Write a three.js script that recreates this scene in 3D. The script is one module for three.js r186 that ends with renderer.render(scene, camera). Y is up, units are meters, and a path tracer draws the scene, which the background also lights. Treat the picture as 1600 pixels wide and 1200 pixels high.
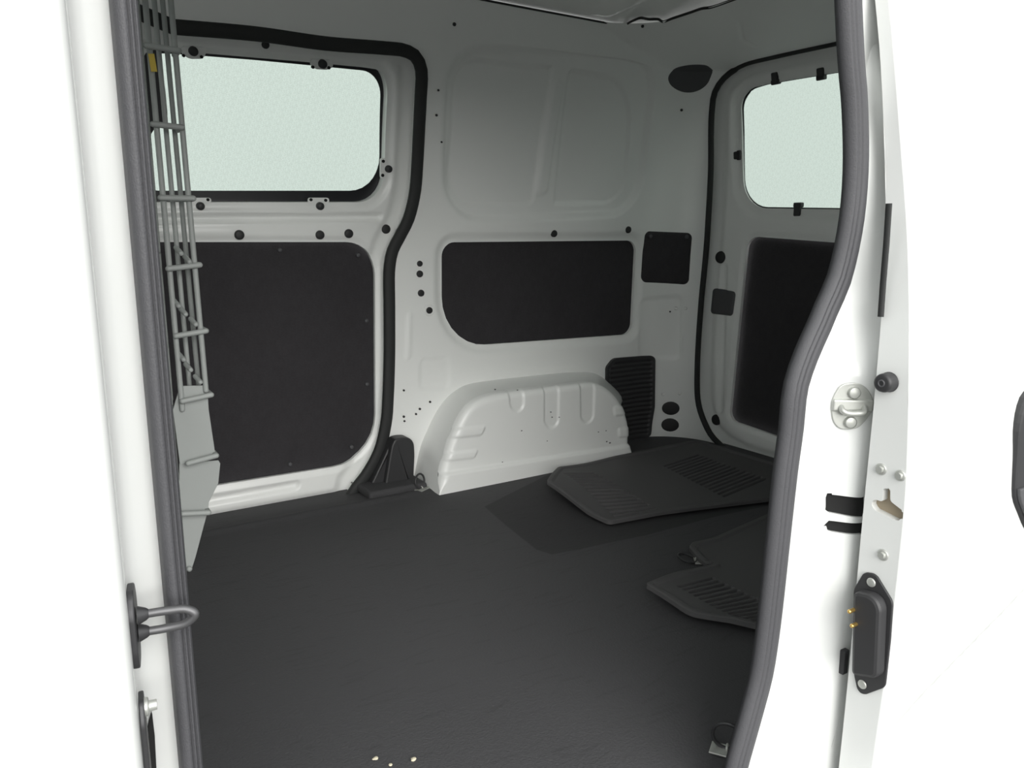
import * as THREE from 'three';
import { mergeGeometries } from 'three/addons/utils/BufferGeometryUtils.js';
import { RoundedBoxGeometry } from 'three/addons/geometries/RoundedBoxGeometry.js';

// ------------------------------------------------------------------ camera, sky, exposure
const EXPOSURE = 1.38, SKY = 1.27, SUN = 2.95;
const scene = new THREE.Scene();
const camera = new THREE.PerspectiveCamera(2 * Math.atan(0.5) * 180 / Math.PI, 4 / 3, 0.02, 300);
camera.rotation.order = 'YXZ';
camera.position.set(0, 0.8, 0);
camera.rotation.set(-10.85 * Math.PI / 180, -32.5 * Math.PI / 180, 0);
camera.updateMatrixWorld(true);
const renderer = new THREE.WebGLRenderer({ antialias: true });
renderer.toneMapping = THREE.LinearToneMapping;
renderer.toneMappingExposure = EXPOSURE;
renderer.shadowMap.enabled = true;
{ // an even overcast sky, a little brighter overhead
  const w = 64, h = 32, d = new Float32Array(w * h * 4);
  for (let j = 0; j < h; j++) for (let i = 0; i < w; i++) {
    const el = Math.max(0, Math.sin(((j + 0.5) / h - 0.5) * Math.PI)), k = SKY * (0.9 + 0.1 * el);
    d.set([k * 0.985, k, k * 0.99, 1], (j * w + i) * 4);
  }
  const sky = new THREE.DataTexture(d, w, h, THREE.RGBAFormat, THREE.FloatType);
  sky.mapping = THREE.EquirectangularReflectionMapping; sky.magFilter = THREE.LinearFilter; sky.needsUpdate = true;
  scene.background = sky; scene.environment = sky;
}

{ // the sun behind bright cloud, a wide soft source behind the photographer
  const sun = new THREE.DirectionalLight(new THREE.Color().setRGB(1, 0.985, 0.95), SUN), az = -11 * Math.PI / 180, el = 20 * Math.PI / 180;
  sun.position.set(0.5 + 6 * Math.sin(az) * Math.cos(el), 0.4 + 6 * Math.sin(el), -1.2 + 6 * Math.cos(az) * Math.cos(el)); sun.target.position.set(0.5, 0.4, -1.2);
  sun.castShadow = true; sun.shadow.radius = 110; sun.shadow.mapSize.set(2048, 2048);
  Object.assign(sun.shadow.camera, { left: -2.5, right: 2.5, top: 2.5, bottom: -2.5, near: 0.5, far: 14 }); sun.shadow.camera.updateProjectionMatrix();
  scene.add(sun, sun.target);
}

// ------------------------------------------------------------------ small helpers
let seed = 7;
const rnd = () => { seed = (seed * 1664525 + 1013904223) >>> 0; return seed / 4294967296; };
const V = (x, y, z) => new THREE.Vector3(x, y, z);
const clamp = (x, a, b) => Math.min(b, Math.max(a, x));
const sstep = (a, b, x) => { const t = clamp((x - a) / (b - a), 0, 1); return t * t * (3 - 2 * t); };
const lerp = (a, b, t) => a + (b - a) * t;
function table(rows, x) { // piecewise linear
  if (x <= rows[0][0]) return rows[0][1];
  for (let i = 1; i < rows.length; i++) if (x <= rows[i][0]) return lerp(rows[i - 1][1], rows[i][1], (x - rows[i - 1][0]) / (rows[i][0] - rows[i - 1][0]));
  return rows[rows.length - 1][1];
}
function smoothTable(rows, x) { // monotone-ish cubic through the rows
  const n = rows.length;
  if (x <= rows[0][0]) return rows[0][1];
  if (x >= rows[n - 1][0]) return rows[n - 1][1];
  let i = 1; while (x > rows[i][0]) i++;
  const g = (k) => k <= 0 ? (rows[1][1] - rows[0][1]) / (rows[1][0] - rows[0][0]) : k >= n - 1 ? (rows[n - 1][1] - rows[n - 2][1]) / (rows[n - 1][0] - rows[n - 2][0]) : (rows[k + 1][1] - rows[k - 1][1]) / (rows[k + 1][0] - rows[k - 1][0]);
  const h = rows[i][0] - rows[i - 1][0], t = (x - rows[i - 1][0]) / h, t2 = t * t, t3 = t2 * t;
  return (2 * t3 - 3 * t2 + 1) * rows[i - 1][1] + (t3 - 2 * t2 + t) * h * g(i - 1) + (-2 * t3 + 3 * t2) * rows[i][1] + (t3 - t2) * h * g(i);
}
// the line of sight through a point of the photograph, used while measuring where the surfaces of the van lie
const EYE = camera.position.clone();
const ray = (u, v) => V((u - 800) / 1200, (600 - v) / 1200, -1).applyQuaternion(camera.quaternion);
const hit = (u, v, axis, value) => { const d = ray(u, v), t = (value - EYE[axis]) / d[axis]; return EYE.clone().addScaledVector(d, t); };
const onZ = (u, v, away) => hit(u, v, 'z', -away);
const onX = (u, v, x) => hit(u, v, 'x', x);
const onY = (u, v, y) => hit(u, v, 'y', y);
const invQ = camera.quaternion.clone().invert();
function pixel(p) { const c = p.clone().sub(EYE).applyQuaternion(invQ); return [800 - 1200 * c.x / c.z, 600 + 1200 * c.y / c.z, -c.z]; }

// ------------------------------------------------------------------ scene bookkeeping
const used = {};
function numbered(name) { const n = used[name] = (used[name] ?? -1) + 1; return n ? name + '_' + String(n).padStart(3, '0') : name; }
function tag(o, label, category, group) { o.userData.label = label; o.userData.category = category; if (group) o.userData.group = group; return o; }
function shade(o) { o.traverse((m) => { if (m.isMesh) { m.castShadow = true; m.receiveShadow = true; } }); return o; }
function obj(name, geometry, material, parent = scene) {
  const g = Array.isArray(geometry) ? (geometry.length > 1 ? mergeGeometries(geometry.map(plain)) : geometry[0]) : geometry;
  const m = new THREE.Mesh(g, material); m.name = parent === scene ? numbered(name) : name; m.castShadow = m.receiveShadow = true; parent.add(m); return m;
}
function plain(g) { // same attributes everywhere, so that geometries can be merged
  const r = g.index ? g.toNonIndexed() : g;
  for (const k of Object.keys(r.attributes)) if (!['position', 'normal', 'uv'].includes(k)) r.deleteAttribute(k);
  if (!r.attributes.uv) r.setAttribute('uv', new THREE.BufferAttribute(new Float32Array(r.attributes.position.count * 2), 2));
  return r;
}
function struct(name, geometry, material) { const m = obj(name, geometry, material); m.userData.kind = 'structure'; return m; }
function thing(name, label, category, group, at) { const g = new THREE.Group(); g.name = numbered(name); scene.add(g); if (at) g.position.copy(at); return tag(g, label, category, group); }

// ------------------------------------------------------------------ materials
function noiseTexture(n, f, srgb) {
  const d = new Uint8Array(n * n * 4);
  for (let j = 0; j < n; j++) for (let i = 0; i < n; i++) { const c = f(i, j); d.set(Array.isArray(c) ? [...c, 255] : [c, c, c, 255], (j * n + i) * 4); }
  const t = new THREE.DataTexture(d, n, n); t.wrapS = t.wrapT = THREE.RepeatWrapping; t.magFilter = THREE.LinearFilter; t.minFilter = THREE.LinearMipmapLinearFilter; t.generateMipmaps = true;
  if (srgb) t.colorSpace = THREE.SRGBColorSpace;
  t.needsUpdate = true; return t;
}
function field(n, cells, s) { // periodic value noise
  let k = s; const r = () => { k = (k * 1103515245 + 12345) & 0x7fffffff; return k / 0x7fffffff; };
  const g = Float32Array.from({ length: cells * cells }, r);
  return (i, j) => {
    const x = i / n * cells, y = j / n * cells, a = Math.floor(x), b = Math.floor(y), fx = x - a, fy = y - b, u = fx * fx * (3 - 2 * fx), w = fy * fy * (3 - 2 * fy);
    const at = (p, q) => g[((q % cells) + cells) % cells * cells + ((p % cells) + cells) % cells];
    return lerp(lerp(at(a, b), at(a + 1, b), u), lerp(at(a, b + 1), at(a + 1, b + 1), u), w);
  };
}
const N = 256, fA = field(N, 6, 11), fB = field(N, 24, 23), fC = field(N, 128, 37), fD = field(N, 60, 51);
const feltBump = noiseTexture(N, (i, j) => 255 * (0.55 * fC(i, j) + 0.45 * fD(i, j))); feltBump.repeat.set(5, 5);
const feltMap = noiseTexture(N, (i, j) => { const k = 0.62 + 0.2 * fC(i, j) + 0.12 * fB(i, j) + 0.1 * fA(i, j); return 255 * clamp(k, 0, 1); }); feltMap.repeat.set(2.5, 2.5);
const paintRough = noiseTexture(N, (i, j) => 255 * clamp(0.72 + 0.2 * fA(i, j) + 0.08 * fB(i, j), 0, 1));
const rubberBump = noiseTexture(N, (i, j) => 255 * (0.7 * fC(i, j) + 0.3 * fB(i, j))); rubberBump.repeat.set(8, 8);
const lin = (r, g, b) => new THREE.Color().setRGB(r, g, b);
const std = (c, o = {}) => new THREE.MeshStandardMaterial({ color: c, side: THREE.DoubleSide, roughness: 0.6, ...o });
const phys = (c, o = {}) => new THREE.MeshPhysicalMaterial({ color: c, side: THREE.DoubleSide, roughness: 0.5, ...o });
const M = {
  paint: phys(lin(0.885, 0.895, 0.877), { roughness: 0.5, roughnessMap: paintRough, clearcoat: 0.35, clearcoatRoughness: 0.18 }),
  outer: phys(lin(0.745, 0.757, 0.745), { roughness: 0.42, clearcoat: 0.6, clearcoatRoughness: 0.08 }),  // same white paint as inside, colour darkened to tame daylight on outside panels
  board: std(lin(0.036, 0.033, 0.037), { roughness: 0.88, map: feltMap, bumpMap: feltBump, bumpScale: 0.0006 }),
  plastic: std(lin(0.03, 0.03, 0.032), { roughness: 0.5 }),
  greyPlastic: std(lin(0.075, 0.075, 0.08), { roughness: 0.6 }),
  plug: std(lin(0.02, 0.02, 0.021), { roughness: 0.55 }),
  rubber: std(lin(0.062, 0.062, 0.068), { roughness: 0.62, bumpMap: rubberBump, bumpScale: 0.0003 }),
  darkRubber: std(lin(0.02, 0.021, 0.021), { roughness: 0.7 }),
  mat: std(lin(0.088, 0.086, 0.088), { roughness: 0.66, bumpMap: rubberBump, bumpScale: 0.0003 }),
  frit: std(lin(0.008, 0.008, 0.011), { roughness: 0.35 }),
  cage: std(lin(0.40, 0.42, 0.41), { roughness: 0.5 }),
  zinc: std(lin(0.52, 0.53, 0.5), { roughness: 0.42, metalness: 0.55 }),
  steel: std(lin(0.13, 0.13, 0.135), { roughness: 0.5, metalness: 0.7 }),
  darkSteel: std(lin(0.06, 0.06, 0.063), { roughness: 0.45, metalness: 0.5 }),
  brass: std(lin(0.75, 0.5, 0.16), { roughness: 0.3, metalness: 0.9 }),
  primer: std(lin(0.3, 0.25, 0.18), { roughness: 0.8 }),
  hollowShade: std(lin(0.012, 0.012, 0.012), { roughness: 0.95 }),  // near-black colour painted for the shade inside holes and slots
  yellow: std(lin(0.7, 0.52, 0.08), { roughness: 0.6 }),
  crumb: std(lin(0.6, 0.55, 0.42), { roughness: 0.9 }),
  asphalt: std(lin(0.17, 0.17, 0.17), { roughness: 0.95, map: feltMap }),
  fabric: std(lin(0.05, 0.05, 0.055), { roughness: 0.95, bumpMap: feltBump, bumpScale: 0.001 }),
};
const frost = noiseTexture(N, (i, j) => { const k = 0.965 + 0.10 * (fC(i, j) - 0.5); return [178 * k, 189 * k, 182 * k]; }, true); frost.repeat.set(5, 5);
M.cabGlass = phys(lin(0.93, 0.96, 0.94), { roughness: 0.02, transmission: 1, thickness: 0, ior: 1.45 });
M.glass = phys(lin(1, 1, 1), { map: frost, roughness: 0.35, transmission: 1, thickness: 0, ior: 1.45 });

// ------------------------------------------------------------------ outlines and pressed-sheet patches
function sdPoly(P, x, y) { // signed distance, negative inside
  const b = P.box ??= P.reduce((a, p) => [Math.min(a[0], p[0]), Math.min(a[1], p[1]), Math.max(a[2], p[0]), Math.max(a[3], p[1])], [1e9, 1e9, -1e9, -1e9]);
  const bx = Math.max(b[0] - x, x - b[2], 0), by = Math.max(b[1] - y, y - b[3], 0), bd = Math.hypot(bx, by);
  if (bd > 0.06) return bd;
  let d = 1e9, inside = false;
  for (let i = 0, j = P.length - 1; i < P.length; j = i++) {
    const ax = P[j][0], ay = P[j][1], ex = P[i][0] - ax, ey = P[i][1] - ay, px = x - ax, py = y - ay, t = clamp((px * ex + py * ey) / (ex * ex + ey * ey || 1e-12), 0, 1), qx = px - ex * t, qy = py - ey * t;
    d = Math.min(d, qx * qx + qy * qy);
    if ((P[i][1] > y) !== (ay > y) && x < (P[j][0] - P[i][0]) * (y - P[i][1]) / (ay - P[i][1]) + P[i][0]) inside = !inside;
  }
  return (inside ? -1 : 1) * Math.sqrt(d);
}
function roundPoly(pts, radii, seg = 7) { // corners cut by arcs (quadratic), radius per corner in metres
  const out = [], n = pts.length;
  for (let i = 0; i < n; i++) {
    const p = pts[i], a = pts[(i + n - 1) % n], b = pts[(i + 1) % n], r = Array.isArray(radii) ? radii[i] : radii;
    const la = Math.hypot(a[0] - p[0], a[1] - p[1]), lb = Math.hypot(b[0] - p[0], b[1] - p[1]), ra = Math.min(r, la * 0.49), rb = Math.min(r, lb * 0.49);
    if (r < 1e-5) { out.push(p); continue; }
    const A = [lerp(p[0], a[0], ra / la), lerp(p[1], a[1], ra / la)], B = [lerp(p[0], b[0], rb / lb), lerp(p[1], b[1], rb / lb)];
    for (let k = 0; k <= seg; k++) { const t = k / seg, w = 0.62; // rational quadratic close to an arc
      const c0 = (1 - t) ** 2, c1 = 2 * t * (1 - t) * w * 1.15, c2 = t * t, s = c0 + c1 + c2; out.push([(A[0] * c0 + p[0] * c1 + B[0] * c2) / s, (A[1] * c0 + p[1] * c1 + B[1] * c2) / s]); }
  }
  return out;
}
function curve2(pts, n, closed = false) { const c = new THREE.CatmullRomCurve3(pts.map((p) => V(p[0], p[1], 0)), closed, 'centripetal'); return c.getSpacedPoints(n).slice(0, closed ? n : n + 1).map((p) => [p.x, p.y]); }
function grow(P, by) { // outline moved outwards
  let area = 0; for (let i = 0, j = P.length - 1; i < P.length; j = i++) area += P[j][0] * P[i][1] - P[i][0] * P[j][1];
  const s = Math.sign(area) * by, n = P.length;
  return P.map((p, i) => { const a = P[(i + n - 1) % n], b = P[(i + 1) % n], dx = b[0] - a[0], dy = b[1] - a[1], l = Math.hypot(dx, dy) || 1; return [p[0] + dy / l * s, p[1] - dx / l * s]; });
}
// A sheet over a surface P(s, q, off): cut to an outline, with flanged holes, pressed in and out by off(s, q).
function patch({ P, box, cell, inside, holes = [], off = () => 0, skirt = 0 }) {
  if (!box) { sdPoly(inside, 0, 0); const b = inside.box; box = [b[0] - cell, b[2] + cell, b[1] - cell, b[3] + cell]; }
  const [s0, s1, q0, q1] = box, ns = Math.max(2, Math.round((s1 - s0) / cell)), nq = Math.max(2, Math.round((q1 - q0) / cell)), w = ns + 1;
  const cut = inside || holes.length;
  const f = (s, q) => { let d = inside ? sdPoly(inside, s, q) : -1; for (const h of holes) d = Math.max(d, -sdPoly(h.poly, s, q)); return d; };
  const S = [], Q = [], F = [];
  for (let j = 0; j <= nq; j++) for (let i = 0; i <= ns; i++) { const s = lerp(s0, s1, i / ns), q = lerp(q0, q1, j / nq); S.push(s); Q.push(q); F.push(cut ? f(s, q) : -1); }
  const state = new Uint8Array(S.length);
  for (let j = 0; j <= nq; j++) for (let i = 0; i <= ns; i++) {
    const k = j * w + i;
    if (F[k] <= 0) { state[k] = 1; continue; }
    let near = false;
    for (let b = -1; b <= 1 && !near; b++) for (let a = -1; a <= 1; a++) { const x = i + a, y = j + b; if (x >= 0 && y >= 0 && x <= ns && y <= nq && F[y * w + x] <= 0) { near = true; break; } }
    if (!near) continue;
    state[k] = 2; const e = 1e-4;
    for (let it = 0; it < 3; it++) { const d = f(S[k], Q[k]), gx = (f(S[k] + e, Q[k]) - f(S[k] - e, Q[k])) / (2 * e), gy = (f(S[k], Q[k] + e) - f(S[k], Q[k] - e)) / (2 * e), g = gx * gx + gy * gy || 1; S[k] -= d * gx / g; Q[k] -= d * gy / g; }
  }
  const idx = [], count = new Map();
  const tri = (a, b, c) => {
    if (!state[a] || !state[b] || !state[c]) return;
    if (cut && (state[a] === 2 || state[b] === 2 || state[c] === 2)) {
      if (f((S[a] + S[b] + S[c]) / 3, (Q[a] + Q[b] + Q[c]) / 3) > 1e-6) return;
      if (Math.abs((S[b] - S[a]) * (Q[c] - Q[a]) - (S[c] - S[a]) * (Q[b] - Q[a])) < 1e-10) return;
    }
    idx.push(a, b, c);
    for (const [x, y] of [[a, b], [b, c], [c, a]]) { const key = x < y ? x * 1e7 + y : y * 1e7 + x; count.set(key, count.has(key) ? null : [x, y]); }
  };
  for (let j = 0; j < nq; j++) for (let i = 0; i < ns; i++) { const a = j * w + i, b = a + 1, c = a + w, d = c + 1; tri(a, b, d); tri(a, d, c); }
  const pos = [], uv = [], map = new Int32Array(S.length).fill(-1), O = [];
  const out = idx.map((k) => { if (map[k] < 0) { map[k] = pos.length / 3; const o = off(S[k], Q[k]); O[k] = o; const p = P(S[k], Q[k], o); pos.push(p.x, p.y, p.z); uv.push(S[k], Q[k]); } return map[k]; });
  const geos = [];
  const make = (p, u, ix) => { const g = new THREE.BufferGeometry(); g.setAttribute('position', new THREE.Float32BufferAttribute(p, 3)); g.setAttribute('uv', new THREE.Float32BufferAttribute(u, 2)); g.setIndex(ix); g.computeVertexNormals(); return g; };
  geos.push(make(pos, uv, out));
  const sp = [], su = [], si = [], sm = new Map();
  const depthAt = (s, q) => { let best = skirt, bd = inside ? Math.abs(sdPoly(inside, s, q)) : 1e9; for (const h of holes) { const d = Math.abs(sdPoly(h.poly, s, q)); if (d < bd) { bd = d; best = h.depth ?? 0; } } return bd < cell * 0.5 ? best : 0; };
  for (const e of count.values()) if (e) {
    const [a, b] = e, d = depthAt((S[a] + S[b]) / 2, (Q[a] + Q[b]) / 2); if (!d) continue;
    const id = [a, b].map((k) => { const key = k + ':' + d; if (!sm.has(key)) { sm.set(key, sp.length / 3); const p = P(S[k], Q[k], O[k]), r = P(S[k], Q[k], O[k] + d); sp.push(p.x, p.y, p.z, r.x, r.y, r.z); su.push(S[k], Q[k], S[k], Q[k] + d); } return sm.get(key); });
    si.push(id[0], id[0] + 1, id[1], id[1], id[0] + 1, id[1] + 1);
  }
  if (si.length) geos.push(make(sp, su, si));
  return geos.length > 1 ? mergeGeometries(geos.map(plain)) : geos[0];
}
// A section [across, out] carried along a path; nrm gives the surface direction at each point.
function sweep(pts, nrm, section, closed = false, width = () => [1, 0]) {
  const n = pts.length, m = section.length, p = [], u = [], ix = []; let run = 0;
  for (let i = 0; i < n; i++) {
    const a = pts[closed ? (i + n - 1) % n : Math.max(0, i - 1)], b = pts[closed ? (i + 1) % n : Math.min(n - 1, i + 1)];
    const t = b.clone().sub(a).normalize(), N0 = nrm[i].clone().addScaledVector(t, -nrm[i].dot(t)).normalize(), B = t.clone().cross(N0);
    if (i) run += pts[i].distanceTo(pts[i - 1]);
    for (let k = 0; k < m; k++) { const q = pts[i].clone().addScaledVector(B, section[k][0] * width(pts[i])[0] + width(pts[i])[1]).addScaledVector(N0, section[k][1]); p.push(q.x, q.y, q.z); u.push(run, k / m * 0.1); }
  }
  for (let i = 0; i < (closed ? n : n - 1); i++) for (let k = 0; k < m; k++) { const a = i * m + k, b = i * m + (k + 1) % m, c = ((i + 1) % n) * m + k, d = ((i + 1) % n) * m + (k + 1) % m; ix.push(a, c, b, b, c, d); }
  const g = new THREE.BufferGeometry(); g.setAttribute('position', new THREE.Float32BufferAttribute(p, 3)); g.setAttribute('uv', new THREE.Float32BufferAttribute(u, 2)); g.setIndex(ix); g.computeVertexNormals(); return g;
}
const ringSection = (rx, ry, n = 10) => Array.from({ length: n }, (_, k) => [rx * Math.cos(k / n * 2 * Math.PI), ry * Math.sin(k / n * 2 * Math.PI)]);
function tube(pts, r, seg = 8, n = 24, closed = false) { return new THREE.TubeGeometry(new THREE.CatmullRomCurve3(pts, closed, 'centripetal'), n, r, seg, closed); }
function rod(a, b, r, seg = 10) { // straight round bar with rounded ends
  const l = a.distanceTo(b), g = new THREE.CapsuleGeometry(r, l, 4, seg);
  g.applyQuaternion(new THREE.Quaternion().setFromUnitVectors(V(0, 1, 0), b.clone().sub(a).normalize())); g.translate((a.x + b.x) / 2, (a.y + b.y) / 2, (a.z + b.z) / 2); return g;
}
function facing(g, at, normal, up = V(0, 1, 0)) { // geometry modelled with +Z out of the surface and +Y up, set on a surface
  const z = normal.clone().normalize(), x = up.clone().cross(z).normalize(), y = z.clone().cross(x);
  return g.applyMatrix4(new THREE.Matrix4().makeBasis(x, y, z).setPosition(at));
}
function disc(r, h, dome = 0.6) { const g = new THREE.LatheGeometry([[0, h], [r * 0.45, h * 0.98], [r * 0.8, h * 0.85], [r * 0.96, h * dome], [r, 0], [r, -0.003]].map((p) => new THREE.Vector2(p[0], p[1])), 20); g.rotateX(Math.PI / 2); return g; }
function hexBolt(r, h) {
  const head = new THREE.CylinderGeometry(r * 0.62, r * 0.68, h, 6); head.rotateX(Math.PI / 2); head.translate(0, 0, h * 0.5 + 0.0015);
  const washer = disc(r, 0.002); return mergeGeometries([plain(head), plain(washer)]);
}
function slab(pts, depth, bevel = 0.0015) { // flat outlined plate, +Z out
  const s = new THREE.Shape(pts.map((p) => new THREE.Vector2(p[0], p[1])));
  const g = new THREE.ExtrudeGeometry(s, { depth: depth - 2 * bevel, bevelEnabled: true, bevelThickness: bevel, bevelSize: bevel, bevelOffset: -bevel, bevelSegments: 2, curveSegments: 8 }); g.translate(0, 0, bevel); return g;
}

// ------------------------------------------------------------------ the inner body shell: far side, rounded corner, back
const ZW = 2.27, XR = 2.25, RC = 0.22, ARC = RC * Math.PI / 2, SC = XR - RC + 1, SE = SC + ARC;
const sBack = (away) => SE + (ZW - RC - away);           // the arc length at which the back wall lies that far away
function shellBase(s, q) {
  const y = q < 1.38 ? q : 1.38 + (q - 1.38) * 0.1 / 0.37, up = Math.max(0, y - 0.7);
  const ds = 0.312 * up * up;
  const dr = q < 1.38 ? 0.05 * Math.max(0, (q - 0.9) / 0.48) ** 2 : 0.05 + (q - 1.38) / 0.37 * 0.36;
  let X, Z;
  if (s < SC) { X = s - 1; Z = ZW; } else if (s < SE) { const a = (s - SC) / RC; X = XR - RC + RC * Math.sin(a); Z = ZW - RC + RC * Math.cos(a); } else { X = XR; Z = ZW - RC - (s - SE); }
  X -= dr * sstep(1.0, XR - RC, X); Z -= ds * (Z - 1.46) / (ZW - 1.46);
  return V(X, y, -Z);
}
function shellNormal(s, q) { const e = 1e-3; return shellBase(s + e, q).sub(shellBase(s - e, q)).cross(shellBase(s, q + e).sub(shellBase(s, q - e))).normalize().negate(); } // outwards
const shell = (s, q, off = 0) => { const p = shellBase(s, q); return off ? p.addScaledVector(shellNormal(s, q), off) : p; };
const seeds = []; for (let i = 0; i <= 90; i++) for (let j = 0; j <= 34; j++) { const s = 0.9 + i / 90 * 3.7, q = -0.1 + j / 34 * 1.84, p = pixel(shellBase(s, q)); if (p[2] > 0.2) seeds.push([s, q, p[0], p[1]]); }
function inv(u, v, off = 0) { // the (s, q) of the shell surface seen at a point of the photograph
  let b = null, bd = 1e18; for (const k of seeds) { const d = (k[2] - u) ** 2 + (k[3] - v) ** 2; if (d < bd) { bd = d; b = k; } }
  let [s, q] = b; const e = 1e-3;
  for (let it = 0; it < 14; it++) {
    const p = pixel(shell(s, q, off)), ps = pixel(shell(s + e, q, off)), pq = pixel(shell(s, q + e, off));
    const a = (ps[0] - p[0]) / e, c = (ps[1] - p[1]) / e, g = (pq[0] - p[0]) / e, h = (pq[1] - p[1]) / e, det = a * h - g * c, ru = u - p[0], rv = v - p[1];
    s += clamp((h * ru - g * rv) / det, -0.2, 0.2); q += clamp((a * rv - c * ru) / det, -0.2, 0.2);
  }
  return [s, q];
}
const many = (list, off = 0) => list.map(([u, v]) => inv(u, v, off));
const press = (P, depth, w) => (s, q) => depth * sstep(w / 2, -w / 2, sdPoly(P, s, q));
function groove(a, b, depth, w) { return (s, q) => { const ex = b[0] - a[0], ey = b[1] - a[1], t = clamp(((s - a[0]) * ex + (q - a[1]) * ey) / (ex * ex + ey * ey), 0, 1), d = Math.hypot(s - a[0] - ex * t, q - a[1] - ey * t); return d > w ? 0 : depth * sstep(w, w * 0.3, d); }; }
const sum = (...fs) => (s, q) => { let t = 0; for (const f of fs) t += f(s, q); return t; };
// something small set on the shell: position, inward normal, metres per photograph pixel
function spot(u, v, off = 0) { const [s, q] = inv(u, v, off), at = shell(s, q, off); return { s, q, at, n: shellNormal(s, q).negate(), k: pixel(at)[2] / 1200 }; }
function plugOn(parent, u, v, r, off, h = 0.0025, m = M.plug, name = 'plug', wide = 1) { const p = spot(u, v, off - 0.002); return obj(name, facing(disc(r * p.k, h + 0.001).scale(wide, 1, 1.8), p.at, p.n), m, parent); }

// far sliding door: offsets outwards from the inner shell
const DOOR = 0.05;
const doorEdge = [...curve2(many([[270, 43], [400, 54], [510, 69], [600, 76], [633, 80], [650, 90], [658, 110], [657, 150], [655, 190], [652, 250], [648, 300], [638, 342], [625, 368], [613, 392], [608, 420], [608, 480], [608, 555], [606, 620], [603, 660], [592, 705], [573, 740], [556, 762]]), 90), [1.80, -0.06], [1.09, -0.06], [1.085, 0.2], [1.085, 1.0], [1.10, 1.25], [1.13, 1.33], [1.18, 1.362]];
const backEdge = [...curve2([...many([[1127, 698], [1110, 680], [1097, 653], [1090, 627], [1089, 573], [1095, 473], [1102, 400], [1105, 360], [1110, 267], [1112, 173], [1117, 143], [1133, 120], [1163, 101], [1213, 88], [1305, 68]]).reverse()], 80).reverse()];
{ const top = backEdge[backEdge.length - 1]; backEdge.push([sBack(1.15), top[1] + 0.01], [sBack(0.9), top[1] - 0.05], [sBack(0.84), top[1] - 0.2], [sBack(0.84), -0.03], [sBack(1.9), -0.03]); }

// ------------------------------------------------------------------ wall_right (the far body side) and wall_back
const pxs = (list, r, off = 0) => roundPoly(many(list, off), r);
const recess = pxs([[704, 76], [1014, 98], [998, 333], [697, 347]], [0.10, 0.13, 0.14, 0.14]);
const skinA = pxs([[716, 94], [868, 108], [836, 319], [702, 322]], [0.07, 0.012, 0.012, 0.10]);
const skinB = pxs([[893, 112], [993, 128], [980, 318], [870, 319]], [0.012, 0.13, 0.11, 0.012]);
const strut = pxs([[869, 128], [884, 130], [858, 303], [842, 303]], 0.015);
const midPanel = pxs([[693, 379], [998, 376], [990, 523], [693, 544]], [0.045, 0.045, 0.045, 0.17]);
const midRim = grow(midPanel, 0.022);
const cornerPress = pxs([[1000, 468], [1066, 462], [1064, 560], [1000, 560]], 0.03);
const pocket = pxs([[657, 560], [702, 560], [702, 606], [657, 608]], 0.02);
const slotPress = pxs([[637, 490], [643, 490], [641, 560], [634, 560]], 0.012);
const sillSeam = many([[560, 601], [640, 598], [770, 583], [900, 570]]);
const wallOff = sum(press(recess, 0.016, 0.03), press(skinA, 0.006, 0.008), press(skinB, 0.006, 0.008), press(strut, -0.006, 0.012), press(midRim, 0.012, 0.03), press(cornerPress, 0.006, 0.02), press(pocket, 0.004, 0.008), press(slotPress, -0.004, 0.012),
  groove(sillSeam[1], sillSeam[2], 0.0015, 0.004), groove(sillSeam[2], sillSeam[3], 0.0015, 0.004), groove(...many([[1006, 152], [1100, 146]]), 0.0015, 0.004));
const SPLIT = SC + ARC * 0.62;
struct('wall_right', patch({ P: shell, box: [-0.3, SPLIT, -0.12, 1.75], cell: 0.0075, holes: [{ poly: doorEdge, depth: 0.055 }, { poly: midPanel, depth: 0.012 }], off: wallOff }), M.paint);
const headerPress = [groove(...many([[1155, 35], [1160, 62]]), 0.004, 0.01), groove(...many([[1160, 62], [1180, 73]]), 0.004, 0.01)];
struct('wall_back', patch({ P: shell, box: [SPLIT, sBack(0.66), -0.12, 1.75], cell: 0.008, holes: [{ poly: backEdge, depth: 0.035 }], off: sum(wallOff, ...headerPress) }), M.paint);
const wall = scene.getObjectByName('wall_right'), wallBack = scene.getObjectByName('wall_back');
for (const [u, v, r] of [[866, 365, 5.5], [982, 359, 5.3], [656, 412, 4.6], [656, 428, 5.4], [658, 458, 5.4], [671, 485, 5.2], [710, 38, 2.8], [685, 141, 1.6], [682, 180, 1.8], [690, 222, 1.4], [631, 610, 1.6], [672, 628, 1.7], [656, 639, 1.8], [650, 647, 1.6], [631, 651, 1.9], [632, 658, 1.5], [1048, 638, 10.6], [1047, 664, 10.6], [1065, 172, 2], [1004, 41, 2.4], [1047, 487, 1.3]]) plugOn(wall, u, v, r, wallOff(...inv(u, v)), 0.0012, M.plug, 'plug', r > 9 ? 1.3 : 1);  // several stand for open holes: flush black discs painted for the dark inside
{ const p = spot(671, 485, 0); obj('plug_seat', facing(new THREE.TorusGeometry(8.5 * p.k, 0.0018, 6, 28), p.at, p.n), M.paint, wall); }
for (const [u, v] of [[1056, 482], [1071, 482], [1036, 616], [1062, 615]]) plugOn(wall, u, v, 2.6, 0, 0.0015, M.paint, 'spot_weld');

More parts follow.
